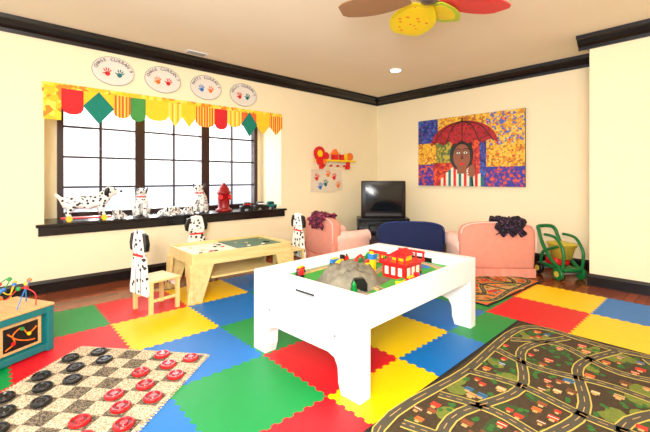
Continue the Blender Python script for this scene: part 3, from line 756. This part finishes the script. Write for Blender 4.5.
# ---------------------------------------------------------------- bead maze activity cube
e=empty('bead_maze_activity_cube',(-3.17,.07,FZ),(0,0,rad(29))); q=.165; tl=M['teal']; hh=.30
box('core',e,(-q+.02,-q+.02,.03),(q-.02,q-.02,hh-.02),M['teal'])
for sx in (-1,1):
    for sy in (-1,1): box('corner_post',e,(sx*q-.022,sy*q-.022,0),(sx*q+.022,sy*q+.022,hh),tl,.008)
for z in (.01,hh-.045):
    for s in (-1,1):
        box('rail',e,(-q,s*q-.015,z),(q,s*q+.015,z+.045),tl,.004); box('rail',e,(s*q-.015,-q,z),(s*q+.015,q,z+.045),tl,.004)
box('top_board',e,(-q-.025,-q-.025,hh),(q+.025,q+.025,hh+.018),M['birch'],.006)
for a in range(4):
    f=empty('face',(0,0,0),(0,0,a*pi/2)); f.parent=e
    box('frame_panel',f,(q-.03,-.125,.065),(q-.008,.125,.25),M['birch'],.003); box('picture_panel',f,(q-.01,-.1,.085),(q-.004,.1,.23),M['black'],.001)
    b=MB(); b.ribbon([(-.09,.1),(-.04,.13),(-.05,.18),(.0,.21),(.04,.16),(.09,.19)],.007,0,.004,M['orange']); b.ribbon([(-.08,.2),(-.03,.15),(.03,.12),(.08,.11)],.007,0,.004,M['orange'])
    b.disc(-.05,.13,.011,.004,.014,M['red'],12); b.disc(.04,.16,.011,.004,.014,M['yellow'],12); b.disc(.0,.205,.011,.004,.014,M['green'],12)
    b.build('slide_maze',f,loc=(q-.004,0,0),rot=WL)
zt2=hh+.018
wires=[([(-.14,-.1,0),(-.13,-.1,.09),(-.05,-.06,.13),(.0,0,.05),(.07,.05,.12),(.13,.1,.08),(.14,.1,0)],M['red']),
([(-.14,.12,0),(-.13,.12,.07),(-.06,.1,.14),(.0,.06,.14),(.08,-.02,.10),(.1,-.1,.15),(.13,-.12,.06),(.13,-.12,0)],M['yellow']),
([(-.1,0,0),(-.1,0,.1),(-.08,.05,.16),(0,.03,.17),(.05,-.04,.12),(.06,-.12,.06),(.06,-.12,0)],M['green']),
([(0,.13,0),(0,.13,.12),(.05,.12,.15),(.1,.05,.09),(.12,0,.0)],M['blue'])]
for P,m in wires:
    P=[(x,y,z+zt2) for x,y,z in P]; tube('wire',e,P,.0035,m,n=8)
    C_=cat(P,8)
    for k in range(3):
        v=C_[int(len(C_)*(.25+.2*k))]; ell('bead',e,tuple(v),.014,random.choice([M['red'],M['yellow'],M['blue'],M['orange'],M['green']]),seg=12)

# ---------------------------------------------------------------- ceiling fan
e=empty('ceiling_fan',(-1.45,2.30,0)); bz=2.46
brz=mat('bronze',(96,84,76),.3,metal=.5); gold=mat('fan_blade_gold_brown',(150,112,80),.35)
cyl('canopy',e,(0,0,H-.03),.075,.06,brz,bevel=.01); cyl('down_rod',e,(0,0,H-.11),.014,.14,brz)
lathe('motor',e,[(.03,2.60),(.10,2.58),(.13,2.55),(.13,2.50),(.10,2.46),(.06,2.44),(.05,2.41),(.001,2.40)],brz)
dots=spots('fan_blade_yellow_dots',16,.22,(255,222,20),(240,120,40)); fyl=mat('fan_blade_yellow',(255,222,20),.4); frd=mat('fan_blade_red',(250,60,66),.4); fgr=mat('fan_blade_lime',(190,214,50),.4)
def blade(k,aa,mo,mi_,Lr,wd):
    f=empty('blade_arm',(0,0,bz),(0,0,rad(aa))); f.parent=e
    box('bracket',f,(.09,-.02,.0),(.22,.02,.012),brz,.004)
    def petal(s,l0,l1):
        P=[]
        for i in range(15):
            t=i/14; x=l0+(l1-l0)*t; P.append((x,s*(.03+wd*math.sin(pi*min(1,t*.80+.06))**.8*(1 if t<1 else .6))))
        return P+[(x,-y) for x,y in P[::-1]]
    prism('blade',f,petal(1,.13,Lr),-.008,.0,mo,rot=(rad(9),0,0))
    prism('blade_inlay',f,petal(.72,.18,Lr-.06),-.0095,-.008,mi_,rot=(rad(9),0,0))
blade(0,140,fyl,dots,.70,.15); blade(1,140-72,frd,frd,.66,.15); blade(2,140-144,fyl,dots,.66,.14); blade(3,140+144,frd,frd,.66,.14); blade(4,140+66,gold,gold,.66,.09)
blade(5,140-36,fgr,fyl,.52,.09)
lm=D.materials.new('lamp_glow'); lm.use_nodes=True; bb=lm.node_tree.nodes['Principled BSDF']; bb.inputs['Emission Color'].default_value=(1,.95,.85,1); bb.inputs['Emission Strength'].default_value=8
e=empty('recessed_ceiling_light',(-3.27,4.32,H)); lathe('trim_ring',e,[(.075,-.012),(.10,-.008),(.10,.0),(.075,.0)],M['white'],caps=False); cyl('lamp',e,(0,0,-.006),.076,.010,lm)
e=empty('ceiling_air_vent',(-4.48,1.90,H)); box('plate',e,(-.06,-.13,-.008),(.06,.13,0),M['white'],.002)
for k in range(5): box('slot',e,(-.045+k*.02,-.11,-.010),(-.037+k*.02,.11,-.006),M['grey'])

# ---------------------------------------------------------------- light
w=D.worlds.new('sky'); S.world=w; w.use_nodes=True; nt=w.node_tree; bg=nt.nodes['Background']
tc=nt.nodes.new('ShaderNodeTexCoord'); sp=nt.nodes.new('ShaderNodeSeparateXYZ'); nt.links.new(tc.outputs['Generated'],sp.inputs[0])
mr=nt.nodes.new('ShaderNodeMapRange'); mr.inputs[1].default_value=-.25; mr.inputs[2].default_value=.15; nt.links.new(sp.outputs['Z'],mr.inputs[0])
r=nt.nodes.new('ShaderNodeValToRGB'); nt.links.new(mr.outputs[0],r.inputs[0])
r.color_ramp.elements[0].color=L((144,160,180)); r.color_ramp.elements[1].color=(1,1,1,1); r.color_ramp.elements[1].position=.75
k=r.color_ramp.elements.new(.5); k.color=L((196,208,226))
nt.links.new(r.outputs[0],bg.inputs[0]); bg.inputs[1].default_value=1.9
def area(name,loc,target,size,power,col=(1,1,1)):
    l=D.lights.new(name,'AREA'); l.size=size; l.energy=power; l.color=col
    o=D.objects.new(name,l); S.collection.objects.link(o); o.location=loc
    o.rotation_euler=(Vector(target)-Vector(loc)).to_track_quat('-Z','Y').to_euler(); return o
area('photo_softbox_light',(.8,-.9,2.2),(-2.6,3.2,.7),1.1,100,(1,.98,.94))
area('added_ceiling_uplight',(.2,-.6,1.5),(-2.2,2.5,2.72),.8,140,(1,.98,.94))  # unseen uplight added to brighten the ceiling
area('window_daylight',(NX-.4,1.9,1.6),(-2,2.2,.6),1.8,90,(.97,.98,1))
l=D.lights.new('downlight','SPOT'); l.energy=70; l.spot_size=rad(120); l.spot_blend=.8; l.color=(1,.93,.8); l.shadow_soft_size=.06
o=D.objects.new('downlight',l); S.collection.objects.link(o); o.location=(-3.27,4.32,H-.03)
# ---------------------------------------------------------------- camera
cd=D.cameras.new('camera'); cam=D.objects.new('camera',cd); S.collection.objects.link(cam)
cam.location=(0,0,1.17); cam.rotation_euler=(pi/2,0,rad(47.9)); cd.lens=20.55; cd.sensor_width=36; cd.shift_y=-.0585; cd.clip_start=.02
S.camera=cam
